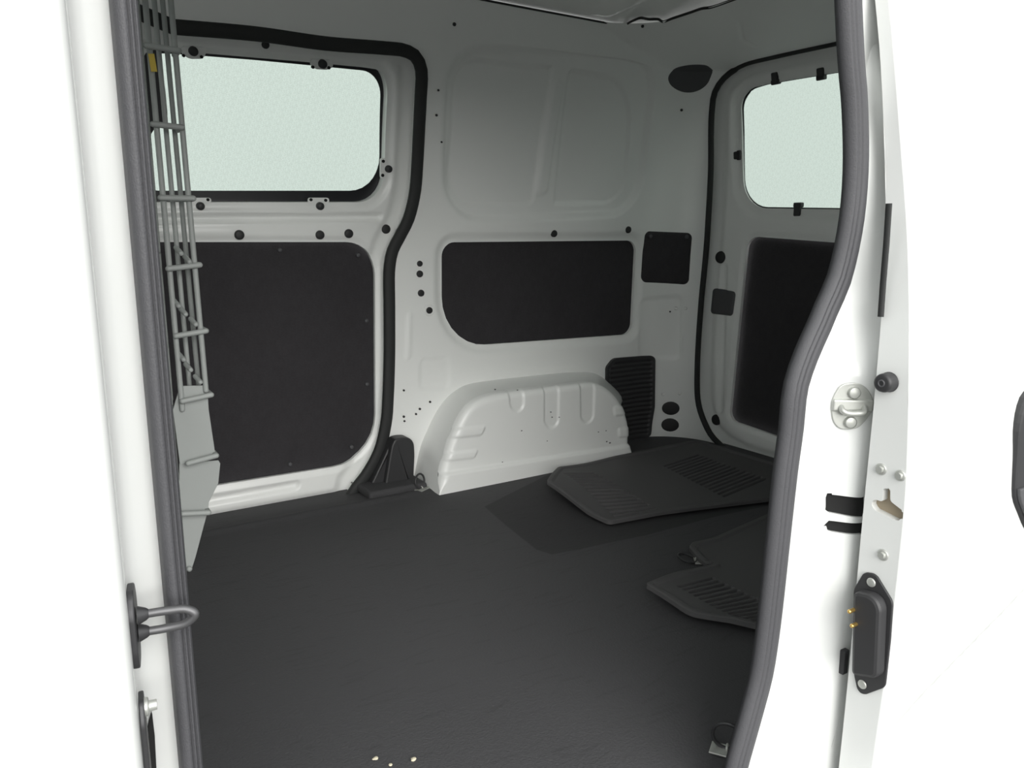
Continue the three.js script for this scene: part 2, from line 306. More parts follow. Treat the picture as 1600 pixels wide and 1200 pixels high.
// ------------------------------------------------------------------ door_1: the far sliding door, with its window
const doorPanel = roundPoly(many([[228, 378], [587, 378], [588, 718], [228, 775]], DOOR), [0.02, 0.10, 0.15, 0.02]);
const aperture = roundPoly([...many([[222, 76], [330, 84], [480, 97], [523, 101], [567, 105], [607, 111], [600, 316], [222, 316]], DOOR)], [0.03, 0, 0, 0, 0, 0.07, 0.09, 0.03]);
const apertureLip = grow(aperture, 0.022), doorField = grow(doorEdge, -0.05);
const d1Off = sum(() => DOOR, press(doorField, -0.012, 0.03), press(apertureLip, 0.008, 0.02), groove(...many([[236, 341], [590, 339]], DOOR), 0.012, 0.014), groove(...many([[236, 361], [360, 361]], DOOR), -0.002, 0.004),
  groove(...many([[236, 797], [460, 757]], DOOR), 0.012, 0.016), press(grow(doorPanel, 0.012), 0.006, 0.012));
const door1 = struct('door_1', patch({ P: shell, box: [1.06, 2.16, -0.1, 1.46], cell: 0.0065, inside: grow(doorEdge, 0.012), holes: [{ poly: aperture, depth: 0.028 }, { poly: doorPanel, depth: 0.012 }], off: d1Off }), M.paint);
const GLASS = DOOR + 0.026;
const clear1 = roundPoly(many([[248, 83], [300, 86], [400, 94], [525, 106], [596, 113], [594, 298], [236, 298], [236, 205], [263, 190], [258, 135]], GLASS), [0.01, 0, 0, 0, 0.06, 0.10, 0.02, 0.01, 0.02, 0.02]);
const pane1 = struct('window_1', patch({ P: shell, cell: 0.02, inside: grow(aperture, 0.018), off: () => GLASS + 0.006, skirt: 0.004 }), M.glass);
obj('window_border', patch({ P: shell, cell: 0.008, inside: grow(aperture, 0.02), holes: [{ poly: clear1, depth: 0.002 }], off: () => GLASS, skirt: 0.004 }), M.frit, pane1);
for (const [u, v, r] of [[374, 367, 7.6], [500, 367, 7], [545, 365, 7], [603, 358, 7.2]]) plugOn(door1, u, v, r, d1Off(...inv(u, v, DOOR)));
for (const [u, v, r] of [[415, 70, 6]]) plugOn(door1, u, v, r, d1Off(...inv(u, v, DOOR)), 0.0015);
function bracket(list, screw, holes) { // pressed tab that carries a window screw
  const o = d1Off(...inv(...screw, DOOR)) - 0.002;
  const b = obj('window_bracket', patch({ P: shell, cell: 0.004, inside: roundPoly(many(list, o), 0.007), off: () => o - 0.002, skirt: 0.006 }), M.paint, door1);
  plugOn(b, screw[0], screw[1], screw[2] ?? 6.3, o - 0.003, 0.005, M.plastic, 'screw');
  for (const [u, v] of holes) plugOn(b, u, v, 2.4, o - 0.002, 0.0006, M.hollowShade, 'hole');  // black discs painted for the dark of small holes
}
bracket([[298, 309], [330, 309], [330, 317], [326, 331], [298, 331]], [313, 322, 6.4], [[325, 312]]);
bracket([[481, 309], [514, 309], [514, 317], [509, 331], [490, 331], [481, 317]], [500, 322, 6.2], [[486, 312], [509, 313]]);
bracket([[594, 247], [602, 247], [616, 255], [616, 273], [601, 279], [594, 279]], [607, 264, 5.6], [[599, 252], [598, 274]]);
bracket([[284, 72], [322, 74], [322, 84], [316, 92], [296, 92], [283, 84]], [302, 80, 7.2], [[287, 87], [315, 89]]);
bracket([[486, 92], [518, 94], [521, 104], [512, 109], [492, 108], [484, 100]], [504, 100, 6.8], [[489, 105], [514, 106]]);

const board = (name, label, poly, off, shapeOff = () => 0, mat = M.board, cell = 0.012) => tag(obj(name, patch({ P: shell, cell, inside: poly, off: (s, q) => off + shapeOff(s, q), skirt: 0.006 }), mat), label, 'trim panel');
const b1 = board('trim_board', 'large black hardboard panel filling the lower half of the far sliding door', grow(doorPanel, 0.012), DOOR + 0.012 + 0.006);
for (const [u, v] of [[437, 391], [559, 399], [572, 501], [573, 600], [549, 698], [453, 725]]) plugOn(b1, u, v, 3.4, DOOR + 0.018, 0.003, M.greyPlastic, 'fastener');
board('trim_board', 'black hardboard panel above the white wheel arch, with a rounded lower left corner', grow(midPanel, 0.012), 0.024);

// rear door
const BACK = 0.03;
const [, qTop] = inv(1307, 379, BACK), [, qBot] = inv(1208, 679, BACK);
const backPanel = roundPoly([...many([[1171, 369], [1307, 379]], BACK), [sBack(1.2), qTop - 0.02], [sBack(1.2), qBot - 0.04], ...many([[1208, 679], [1141, 656]], BACK)], [0.045, 0, 0.04, 0.04, 0, 0.04]);
const [, qgT] = inv(1312, 116, BACK), [, qgB] = inv(1312, 327, BACK);
const backAperture = roundPoly([...many([[1157, 141], [1200, 131], [1247, 123], [1290, 116]], BACK), [sBack(1.25), qgT], [sBack(1.25), qgB], ...many([[1312, 327], [1163, 325]], BACK)], [0.06, 0.02, 0, 0, 0.08, 0.08, 0, 0.10]);
const backField = grow(backEdge, -0.05);
const d2Off = sum(() => BACK, press(backField, -0.012, 0.03), press(grow(backAperture, 0.03), 0.012, 0.03), press(grow(backPanel, 0.012), 0.006, 0.01), groove(...many([[1134, 420], [1128, 640]], BACK), 0.01, 0.02));
const door2 = struct('door_2', patch({ P: shell, box: [sBack(2.2), sBack(0.8), -0.06, 1.44], cell: 0.0075, inside: grow(backEdge, 0.012), holes: [{ poly: backAperture, depth: 0.009 }, { poly: backPanel, depth: 0.012 }], off: d2Off }), M.paint);
const clear2 = roundPoly([...many([[1161, 143], [1200, 132], [1247, 124], [1290, 117]], BACK + 0.008), [sBack(1.26), qgT - 0.004], [sBack(1.26), qgB + 0.008], ...many([[1312, 325], [1165, 323]], BACK + 0.008)], [0.06, 0.02, 0, 0, 0.08, 0.08, 0, 0.10]);
const pane2 = struct('window_2', patch({ P: shell, cell: 0.02, inside: grow(backAperture, 0.018), off: () => BACK + 0.012, skirt: 0.004 }), M.glass);
obj('window_border', patch({ P: shell, cell: 0.008, inside: grow(backAperture, 0.02), holes: [{ poly: clear2, depth: 0.002 }], off: () => BACK + 0.008, skirt: 0.003 }), M.frit, pane2);
for (const [u, v, r] of [[1126, 402, 9.5], [1119, 656, 8.5]]) plugOn(door2, u, v, r, d2Off(...inv(u, v, BACK)) - 0.006, 0.002);
const ghost = roundPoly([...many([[1217, 476], [1217, 505]], BACK + 0.018), ...many([[1262, 516], [1262, 479]], BACK + 0.018)], 0.02);
board('trim_board', 'black hardboard panel on the rear door, beside the dark door seal', grow(backPanel, 0.012), BACK + 0.018, press(ghost, -0.003, 0.012));
for (const [u, v, turn] of [[1211, 122, 0], [1282, 115, 0], [1150, 243, 1], [1246, 329, 2]]) { // bent black clips over the window edge
  const p = spot(u, v, BACK - 0.002), w = 6 * p.k, h = 8.5 * p.k;
  const a = new RoundedBoxGeometry(2 * w, 2 * h, 0.012, 2, 0.004), b = new RoundedBoxGeometry(2.4 * w, 0.9 * h, 0.02, 2, 0.004); b.translate(0, turn === 2 ? h : -h * 0.7, -0.004);
  const g = mergeGeometries([plain(a), plain(b)]); if (turn === 1) g.rotateZ(Math.PI / 2);
  obj('window_clip', facing(g, p.at, p.n), M.plastic, door2);
}
// covers in the corner and on the rear door
function cover(name, label, poly, off, mat, screws = [], rise = 0.004, cell = 0.006) {
  const t = tag(obj(name, patch({ P: shell, cell, inside: poly, off: (s, q) => off - rise * sstep(0, -0.006, sdPoly(poly, s, q)), skirt: 0.006 }), mat), label, 'cover');
  for (const [u, v, r] of screws) plugOn(t, u, v, r, off - rise, 0.003, M.greyPlastic, 'screw');
  return t;
}
cover('access_cover', 'square black access cover with two top screws in the rear corner', pxs([[1008, 361], [1082, 364], [1076, 445], [1002, 441]], 0.022), 0, M.board, [[1016, 369, 3.2], [1073, 370, 3.2]]);
cover('access_cover', 'small black square cover on the rear door edge, below a round plug', roundPoly(many([[1114, 450], [1150, 456], [1145, 494], [1110, 490]], BACK - 0.012), 0.014), BACK - 0.012, M.greyPlastic, [], 0.005);
cover('oval_cover', 'dark grey oval cover high in the rear corner under the roof', curve2(many([[1044, 121], [1050, 111], [1063, 104], [1085, 101], [1103, 102], [1111, 107], [1112, 116], [1106, 130], [1096, 139], [1083, 144], [1068, 144], [1054, 138], [1046, 130]]), 60, true), 0, M.greyPlastic, [], 0.003);
{ // ribbed vent beside the wheel arch
  const poly = roundPoly(many([[948, 574], [959, 560], [1024, 556], [1023, 636], [1019, 660], [1017, 683], [978, 690], [948, 690]], -0.01), [0.01, 0.015, 0.02, 0.004, 0.004, 0.02, 0.01, 0.01]);
  const inner = grow(poly, -0.016);
  tag(obj('vent_grille', patch({ P: shell, cell: 0.0035, inside: poly, off: (s, q) => -0.012 + 0.006 * sstep(0.004, -0.004, sdPoly(inner, s, q)) * (0.5 + 0.5 * Math.cos(q * 2 * Math.PI / 0.0185)), skirt: 0.014 }), M.plastic), 'black ribbed vent grille between the wheel arch and the rear corner', 'vent');
}
// the dark seals round the far door and the rear door
function seal(poly, off, section, label) {
  const pts = poly.map(([s, q]) => shell(s, q, off)), n = poly.map(([s, q]) => shellNormal(s, q).negate());
  return tag(obj('door_seal', sweep(pts, n, section, true), M.darkRubber), label, 'door seal');
}
const dense = (P) => { const o = []; for (let i = 0; i < P.length; i++) { const a = P[i], b = P[(i + 1) % P.length], n = Math.max(1, Math.round(Math.hypot(b[0] - a[0], b[1] - a[1]) / 0.03)); for (let k = 0; k < n; k++) o.push([lerp(a[0], b[0], k / n), lerp(a[1], b[1], k / n)]); } return o; };
seal(dense(doorEdge), 0.002, [[-0.020, 0.002], [-0.018, 0.009], [-0.008, 0.014], [0.006, 0.014], [0.015, 0.009], [0.017, 0.002], [0.016, -0.006], [-0.02, -0.006]], 'thick black rubber seal framing the far sliding door opening');
seal(dense(backEdge), 0.004, ringSection(0.011, 0.012), 'slim black rubber seal framing the rear door opening');

// ------------------------------------------------------------------ ceiling, floor, ground, cab
struct('ceiling', patch({ P: (x, z, o) => V(x, 1.486 + 0.03 * Math.sin(clamp((z - 0.75) / 1.33, 0, 1) * Math.PI) + o, -z), box: [-0.95, 1.90, 0.6, 2.14], cell: 0.02, off: (x, z) => { let o = 0; for (const c of [-0.3, 0.35, 1.0, 1.62]) o -= 0.012 * sstep(0.05, 0.03, Math.abs(x - c)); return o * sstep(2.07, 2.0, z); } }), M.paint);
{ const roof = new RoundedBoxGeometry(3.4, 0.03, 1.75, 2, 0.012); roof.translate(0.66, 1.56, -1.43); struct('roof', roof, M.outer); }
{ // ragged dark sealant along the joint of the ceiling with the rear header
  const p = [[975, 41], [982, 36], [992, 31], [1001, 28], [1014, 30], [1028, 30], [1036, 34], [1050, 29], [1062, 25], [1080, 19], [1098, 13], [1108, 12], [1122, 8], [1136, 3], [1150, -2], [1200, -20], [1260, -40]].map(([u, v]) => onY(u, v, 1.481));
  struct('trim_1', tube(p, 0.0042, 6, 90), M.darkRubber);
  struct('trim_2', tube([[700, -12], [757, 0], [830, 14], [900, 27], [975, 41]].map(([u, v]) => onY(u, v, 1.479)), 0.0032, 6, 40), M.darkRubber);
}
const floorMap = (() => { // worn dark covering: dust over most of it, a cleaner patch near the rear mat
  const n = 1024, cnv = document.createElement('canvas'); cnv.width = cnv.height = n; const c = cnv.getContext('2d');
  const X0 = -0.4, X1 = 2.4, Z0 = 0.5, Z1 = 2.5, at = (p) => [(p.x - X0) / (X1 - X0) * n, (1 - (-p.z - Z0) / (Z1 - Z0)) * n];
  c.fillStyle = '#c6c6c8'; c.fillRect(0, 0, n, n);
  c.fillStyle = 'rgba(120,118,122,0.55)'; c.beginPath();
  [[757, 792], [792, 822], [838, 858], [862, 866], [905, 858], [1010, 836], [1120, 806], [1200, 790], [1200, 730], [870, 735], [800, 770]].forEach(([u, v], i) => { const q = at(onY(u, v, 0)); i ? c.lineTo(...q) : c.moveTo(...q); }); c.closePath(); c.fill();
  for (let i = 0; i < 2600; i++) { const x = rnd() * n, y = rnd() * n, l = 4 + rnd() * 26, a = (rnd() - 0.5) * 0.7; c.strokeStyle = rnd() < 0.5 ? 'rgba(255,255,255,0.035)' : 'rgba(0,0,0,0.05)'; c.lineWidth = 1 + rnd() * 3; c.beginPath(); c.moveTo(x, y); c.lineTo(x + l * Math.cos(a), y + l * Math.sin(a)); c.stroke(); }
  for (let i = 0; i < 300; i++) { c.fillStyle = 'rgba(255,250,240,' + (0.1 + rnd() * 0.3) + ')'; const r = 0.5 + rnd() * 0.9; c.beginPath(); c.arc(rnd() * n, rnd() * n, r, 0, 7); c.fill(); }
  const t = new THREE.CanvasTexture(cnv); t.colorSpace = THREE.SRGBColorSpace; t.magFilter = THREE.LinearFilter; t.repeat.set(1 / (X1 - X0), 1 / (Z1 - Z0)); t.offset.set(-X0 / (X1 - X0), -Z0 / (Z1 - Z0)); return t;
})();
M.floor = std(lin(0.108, 0.107, 0.111), { roughness: 0.8, map: floorMap, bumpMap: feltBump, bumpScale: 0.0007 });
const fw = field(256, 9, 77);
struct('floor', patch({ P: (x, z, o) => V(x, o, -z), box: [-0.35, 2.29, 0.62, 2.345], cell: 0.016, off: (x, z) => {
  const sill = x < 1.1 ? sstep(1.1, 1.0, x) : 0;
  return 0.0035 * (fw(x * 90, z * 90) - 0.5) * sstep(2.3, 2.1, z) + sill * (0.006 * sstep(0.03, 0.0, Math.abs(z - 2.135)) - 0.012 * sstep(2.14, 2.3, z));
} }), M.floor);
{ const g = new RoundedBoxGeometry(2.9, 0.06, 1.72, 2, 0.01); g.translate(0.85, -0.06, -1.47); struct('floor_pan', g, M.paint); }
{ const g = new THREE.PlaneGeometry(120, 120); g.rotateX(-Math.PI / 2); g.translate(0, -0.55, 0); struct('ground', g, M.asphalt); }
{ // the cab in front, closed but for the windscreen
  const box = (w, h, d, x, y, z) => { const g = new RoundedBoxGeometry(w, h, d, 2, 0.01); g.translate(x, y, z); return g; };
  struct('wall_front', [box(0.04, 0.95, 1.75, -0.95, 0.32, -1.45), box(0.04, 0.12, 1.75, -0.95, 1.48, -1.45)], M.plastic);
  struct('cab_floor', box(0.8, 0.04, 1.75, -0.55, -0.16, -1.45), M.plastic);
  struct('wall_cab', [box(0.75, 0.75, 0.03, -0.62, 0.2, -2.3), box(0.75, 0.25, 0.03, -0.62, 1.38, -2.3)], M.paint);
  const sw = new THREE.BoxGeometry(0.7, 0.7, 0.005); sw.translate(-0.62, 0.9, -2.3); struct('window_4', sw, M.cabGlass);
  const w = new THREE.BoxGeometry(0.006, 0.62, 1.7); w.translate(-0.95, 1.11, -1.45); struct('window_3', w, M.cabGlass);
  const seat = thing('passenger_seat', 'dark fabric passenger seat seen in slivers behind the wire partition', 'seat', null, V(-0.2, -0.14, -1.72));
  obj('seat_base', box(0.5, 0.34, 0.5, 0, 0.17, 0), M.plastic, seat); const c = box(0.5, 0.14, 0.5, 0, 0.41, 0); obj('seat_cushion', c, M.fabric, seat);
  const b = new RoundedBoxGeometry(0.13, 0.62, 0.48, 4, 0.05); b.rotateZ(-0.0); b.translate(0.24, 0.76, 0); obj('backrest', b, M.fabric, seat); obj('headrest', box(0.1, 0.2, 0.27, 0.25, 1.2, 0), M.fabric, seat);
}

// ------------------------------------------------------------------ white wheel arch
{
  const z4 = (list) => list.map(([x, y]) => [640 + x / 3.81, 560 + y / 3.81]);
  const FRONT = 2.085, R = 0.028;
  const wallLine = z4([[28, 735], [40, 660], [65, 545], [110, 430], [170, 310], [230, 232], [290, 185], [350, 155], [500, 130], [700, 108], [900, 87], [1005, 82]]).map(([u, v]) => onZ(u, v, 2.265)).map((p) => [p.x, p.y]);
  const frontLine = z4([[155, 768], [172, 720], [190, 640], [215, 560], [240, 480], [270, 405], [310, 330], [355, 275], [410, 238], [480, 213], [600, 192], [800, 168], [1000, 144], [1080, 140], [1150, 158], [1215, 205], [1265, 275], [1295, 350], [1306, 420], [1305, 500], [1302, 565]]).map(([u, v]) => onZ(u, v, FRONT + 0.01)).map((p) => [p.x, p.y]);
  frontLine[0][1] = frontLine[frontLine.length - 1][1] = -0.01; wallLine[0][1] = -0.01;
  const fr = curve2(frontLine, 80);
  const right = fr[80], topR = wallLine[wallLine.length - 1];
  const wl = curve2([...wallLine, [topR[0] + 0.09, topR[1] - 0.012], [topR[0] + 0.17, topR[1] - 0.06], [topR[0] + 0.24, topR[1] - 0.14], [right[0] + 0.012, 0.10], [right[0] + 0.012, -0.01]], 80);
  const arch = new THREE.Group(); arch.name = 'wheel_arch'; scene.add(arch); tag(arch, 'white painted wheel arch box with pressed ribs on the black floor', 'wheel arch');
  const poly = [...fr, [fr[80][0], -0.012], [fr[0][0], -0.012]];
  const px = (u, v) => { const p = onZ(u, v, FRONT); return [p.x, p.y]; }, zq = (list) => z4(list).map(([u, v]) => px(u, v));
  const ribs = [[[592, 150], [682, 150], [682, 316], [602, 316]], [[806, 140], [892, 140], [886, 414], [804, 414]], [[1020, 120], [1106, 120], [1094, 384], [1022, 384]]].map((l) => roundPoly(zq(l), [0.001, 0.001, 0.03, 0.03]));
  const tabs = [[[205, 425], [450, 405], [428, 455], [190, 482]], [[180, 570], [405, 545], [385, 592], [160, 618]], [[1212, 290], [1320, 280], [1330, 330], [1220, 342]], [[1240, 418], [1330, 408], [1330, 465], [1245, 468]]].map((l) => roundPoly(zq(l), 0.008));
  const [l0, l1] = zq([[150, 695], [1320, 513]]);
  const off = (x, y) => {
    const e = -sdPoly(fr_poly, x, y); const q = Math.max(0.002, R * sstep(0.0, 0.05, y)); let o = e < q ? q - Math.sqrt(Math.max(0, q * q - (q - Math.max(0, e)) ** 2)) : 0;
    for (const r of ribs) o += 0.006 * sstep(0.004, -0.004, sdPoly(r, x, y));
    for (const r of tabs) o -= 0.005 * sstep(0.004, -0.004, sdPoly(r, x, y));
    const line = lerp(l0[1], l1[1], (x - l0[0]) / (l1[0] - l0[0])); o -= 0.012 * sstep(line + 0.004, line - 0.004, y);
    return o;
  };
  const fr_poly = [...fr, [fr[80][0], -0.2], [fr[0][0], -0.2]];
  obj('arch_face', patch({ P: (x, y, o) => V(x, y, -(FRONT + o)), cell: 0.004, inside: poly, off }), M.paint, arch);
  { const marks = [[775, 609, 1.2], [815, 673, 1.3], [863, 652, 1], [874, 652, 1], [855, 689, 1], [861, 644, 1], [935, 675, 1.2], [947, 673, 1.2], [944, 618, 2.2], [948, 690, 1.6], [953, 692, 1.8], [785, 722, 1.1], [907, 625, 1], [877, 611, 1.3], [810, 610, 0.9]].map(([a, b, r]) => { const q = onZ(a, b, FRONT), g = disc(r * 0.0018, 0.0003); g.scale(1.3, 0.8, 1); g.translate(q.x, q.y, q.z + (b < 628 ? -0.004 : 0.0004)); return g; }); obj('scuff', marks, M.greyPlastic, arch); }
  const p = [], u = [], ix = [], K = 12;
  for (let i = 0; i <= 80; i++) for (let k = 0; k <= K; k++) {
    const t = k / K, a = wl[i], b = fr[i], z = lerp(2.285, FRONT + off(b[0], b[1]), t), tt = t;
    const bump = 0.004 * [0.22, 0.62].reduce((q, c) => q + sstep(0.03, 0.02, Math.abs(i / 80 * 2.2 - c) / 2), 0) * (i < 26 ? 1 : 0) * Math.sin(t * Math.PI);
    p.push(lerp(a[0], b[0], tt) - bump, lerp(a[1], b[1], tt), -z); u.push(i * 0.01, t * 0.2);
  }
  for (let i = 0; i < 80; i++) for (let k = 0; k < K; k++) { const a = i * (K + 1) + k, b = a + 1, c = a + K + 1, d = c + 1; ix.push(a, c, b, b, c, d); }
  const g = new THREE.BufferGeometry(); g.setAttribute('position', new THREE.Float32BufferAttribute(p, 3)); g.setAttribute('uv', new THREE.Float32BufferAttribute(u, 2)); g.setIndex(ix); g.computeVertexNormals();
  obj('arch_side', g, M.paint, arch);
}
{ // black cover standing at the foot of the pillar
  const c = thing('sill_end_cover', 'upright black plastic cover at the foot of the pillar beside the wheel arch', 'cover');
  const z3 = (l) => l.map(([x, y]) => [280 + x / 3.636, 640 + y / 3.636]);
  const mk = (l, z, d, r) => { const P = roundPoly(z3(l).map(([u, v]) => { const p = onZ(u, v, z); return [p.x, p.y]; }), r), g = slab(P, d, 0.005); g.translate(0, 0, -z - d + 0.0); return g; };
  obj('upright', mk([[1165, 470], [1212, 180], [1250, 160], [1335, 160], [1340, 260], [1330, 480]], 2.215, 0.05, [0.003, 0.03, 0.02, 0.03, 0.01, 0.003]), M.plastic, c);
  obj('wing', mk([[1095, 420], [1200, 195], [1225, 185], [1180, 460]], 2.235, 0.03, [0.004, 0.01, 0.004, 0.004]), M.plastic, c);
  obj('foot', (() => { const a = onY(590, 762, 0.0), g = new RoundedBoxGeometry(0.2, 0.03, 0.13, 3, 0.012); g.translate(a.x + 0.035, 0.006, a.z + 0.03); return g; })(), M.floor, c);
}

// ------------------------------------------------------------------ tie-down rings
function tieRing(label, at, turn, lean) {
  const t = thing('tie_down_ring', label, 'tie-down ring', null, at); t.rotation.y = turn;
  const r = new THREE.TorusGeometry(0.0235, 0.0032, 8, 36); r.rotateX(lean); r.translate(0, 0.026 * Math.cos(lean), 0.026 * Math.sin(lean)); obj('ring', r, M.darkSteel, t);
  const b = new RoundedBoxGeometry(0.05, 0.003, 0.03, 2, 0.001); b.translate(0, 0.002, 0.006); const h = new THREE.TorusGeometry(0.006, 0.0022, 6, 14, Math.PI); h.rotateY(Math.PI / 2); h.translate(0, 0.003, 0); obj('bracket', [b, h], M.zinc, t);
}
tieRing('dark steel tie-down ring standing at the front foot of the white wheel arch', onY(658, 764, 0.002), 0.5, -0.15);
tieRing('dark steel tie-down ring at the bottom of the picture, half behind the near door seal', onY(1136, 1172, 0.002), -1.0, 0.1);
tieRing('dark tie-down ring lying in the notch of the near rubber mat', onY(1090, 876, 0.002), 0.9, -1.35);

// ------------------------------------------------------------------ rubber floor mats
function mat(label, outline, lift, blocks, n0) {
  const pts = outline.map(([u, v, y, r]) => { const p = onY(u, v, y); return [p.x, -p.z, r]; });
  const poly = roundPoly(pts, pts.map((p) => p[2] ?? 0.01)), B = blocks.map(({ at, n, y, depth = 0.0075 }) => { const [A, b, c, d] = at.map(([u, v]) => { const p = onY(u, v, y); return [p.x, -p.z]; }); return { A, e: [b[0] - A[0], b[1] - A[1]], f: [d[0] - A[0], d[1] - A[1]], g: [A[0] - b[0] + c[0] - d[0], A[1] - b[1] + c[1] - d[1]], n, depth }; });
  const inner = grow(poly, -0.018);
  tag(obj('floor_mat', patch({ P: (x, z, o) => V(x, 0.013 + lift(x, z) + o, -z), cell: 0.0018, inside: poly, skirt: -0.010, off: (x, z) => {
    let o = 0.006 * sstep(-0.004, 0.004, sdPoly(inner, x, z)) - 0.002 * sstep(-0.004, 0, sdPoly(poly, x, z));
    for (const { A, e, f, g, n, depth } of B) { let a = 0.5, b = 0.5; // where the point lies in the ribbed field
      for (let k = 0; k < 6; k++) { const rx = A[0] + e[0] * a + f[0] * b + g[0] * a * b - x, rz = A[1] + e[1] * a + f[1] * b + g[1] * a * b - z, xa = e[0] + g[0] * b, xb = f[0] + g[0] * a, za = e[1] + g[1] * b, zb = f[1] + g[1] * a, det = xa * zb - xb * za; if (Math.abs(det) < 1e-9) break; a -= (rx * zb - xb * rz) / det; b -= (xa * rz - rx * za) / det; }
      if (a > 0 && a < 1 && b > 0 && b < 1) o -= depth * sstep(0, 0.05, Math.min(a, 1 - a)) * sstep(0.4, 0.8, 0.5 - 0.5 * Math.cos(b * n * 2 * Math.PI)); }
    return o;
  } }), M.mat), label, 'floor mat');
}
{ const c = onY(856, 753, 0.04); mat('black ribbed rubber floor mat by the rear door, the farther of the two', [[854, 754, 0.045], [872, 729, 0.03], [960, 714, 0.014], [1078, 690, 0.014], [1092, 689, 0.014], [1215, 726, 0.014], [1290, 750, 0.014], [1290, 770, 0.014], [1198, 781, 0.014], [1090, 793, 0.016], [1030, 800, 0.018], [952, 811, 0.025], [920, 794, 0.035]].map((p, i) => [...p, i < 4 || i > 9 ? 0.012 : 0.03]),
  (x, z) => 0.032 * sstep(0.34, 0.0, Math.hypot(x - c.x, -z - c.z)), [{ at: [[878, 741], [926, 734], [1037, 791], [962, 801]], n: 15, y: 0.03, depth: 0.017 }, { at: [[1034, 727], [1090, 709], [1204, 748], [1132, 778]], n: 15, y: 0.014 }]); }
{ const c = onY(1009, 916, 0.03), d = onY(1180, 985, 0.03); mat('black ribbed rubber floor mat with a notch, the nearer one half behind the door seal', [[1008, 914, 0.036], [1060, 898, 0.02], [1116, 882, 0.014], [1104, 884, 0.014], [1090, 872, 0.014], [1076, 856, 0.014], [1082, 849, 0.014], [1117, 841, 0.014], [1150, 826, 0.014], [1205, 802, 0.014], [1300, 800, 0.014], [1330, 900, 0.014], [1290, 1000, 0.014], [1190, 983, 0.022], [1140, 970, 0.022], [1082, 958, 0.026], [1068, 950, 0.03]].map((p, i) => [...p, 0.008]),
  (x, z) => 0.022 * sstep(0.26, 0, Math.hypot(x - c.x, -z - c.z)) + 0.012 * sstep(0.15, 0, Math.hypot(x - d.x, -z - d.z)), [{ at: [[1055, 919], [1112, 896], [1260, 960], [1180, 976]], n: 14, y: 0.025, depth: 0.011 }]); }
for (const [i, [u, v, r]] of [[586, 1186, 0.0036], [610, 1196, 0.0026], [646, 1187, 0.0042]].entries()) {
  const g = new THREE.IcosahedronGeometry(r, 1), p = g.attributes.position; for (let k = 0; k < p.count; k++) { const q = Math.sin(p.getX(k) * 900 + i) * 0.25 + 1; p.setXYZ(k, p.getX(k) * q * 1.4, p.getY(k) * 0.5 * q, p.getZ(k) * q); } g.computeVertexNormals();
  const a = onY(u, v, 0.001); g.rotateY(i); g.translate(a.x, 0.002, a.z);
  tag(obj('crumb', g, M.crumb), ['pale crumb on the floor at the lower edge, leftmost of three', 'smallest pale crumb on the floor, the middle of three', 'long pale crumb on the floor at the lower edge, rightmost of three'][i], 'crumb');
}

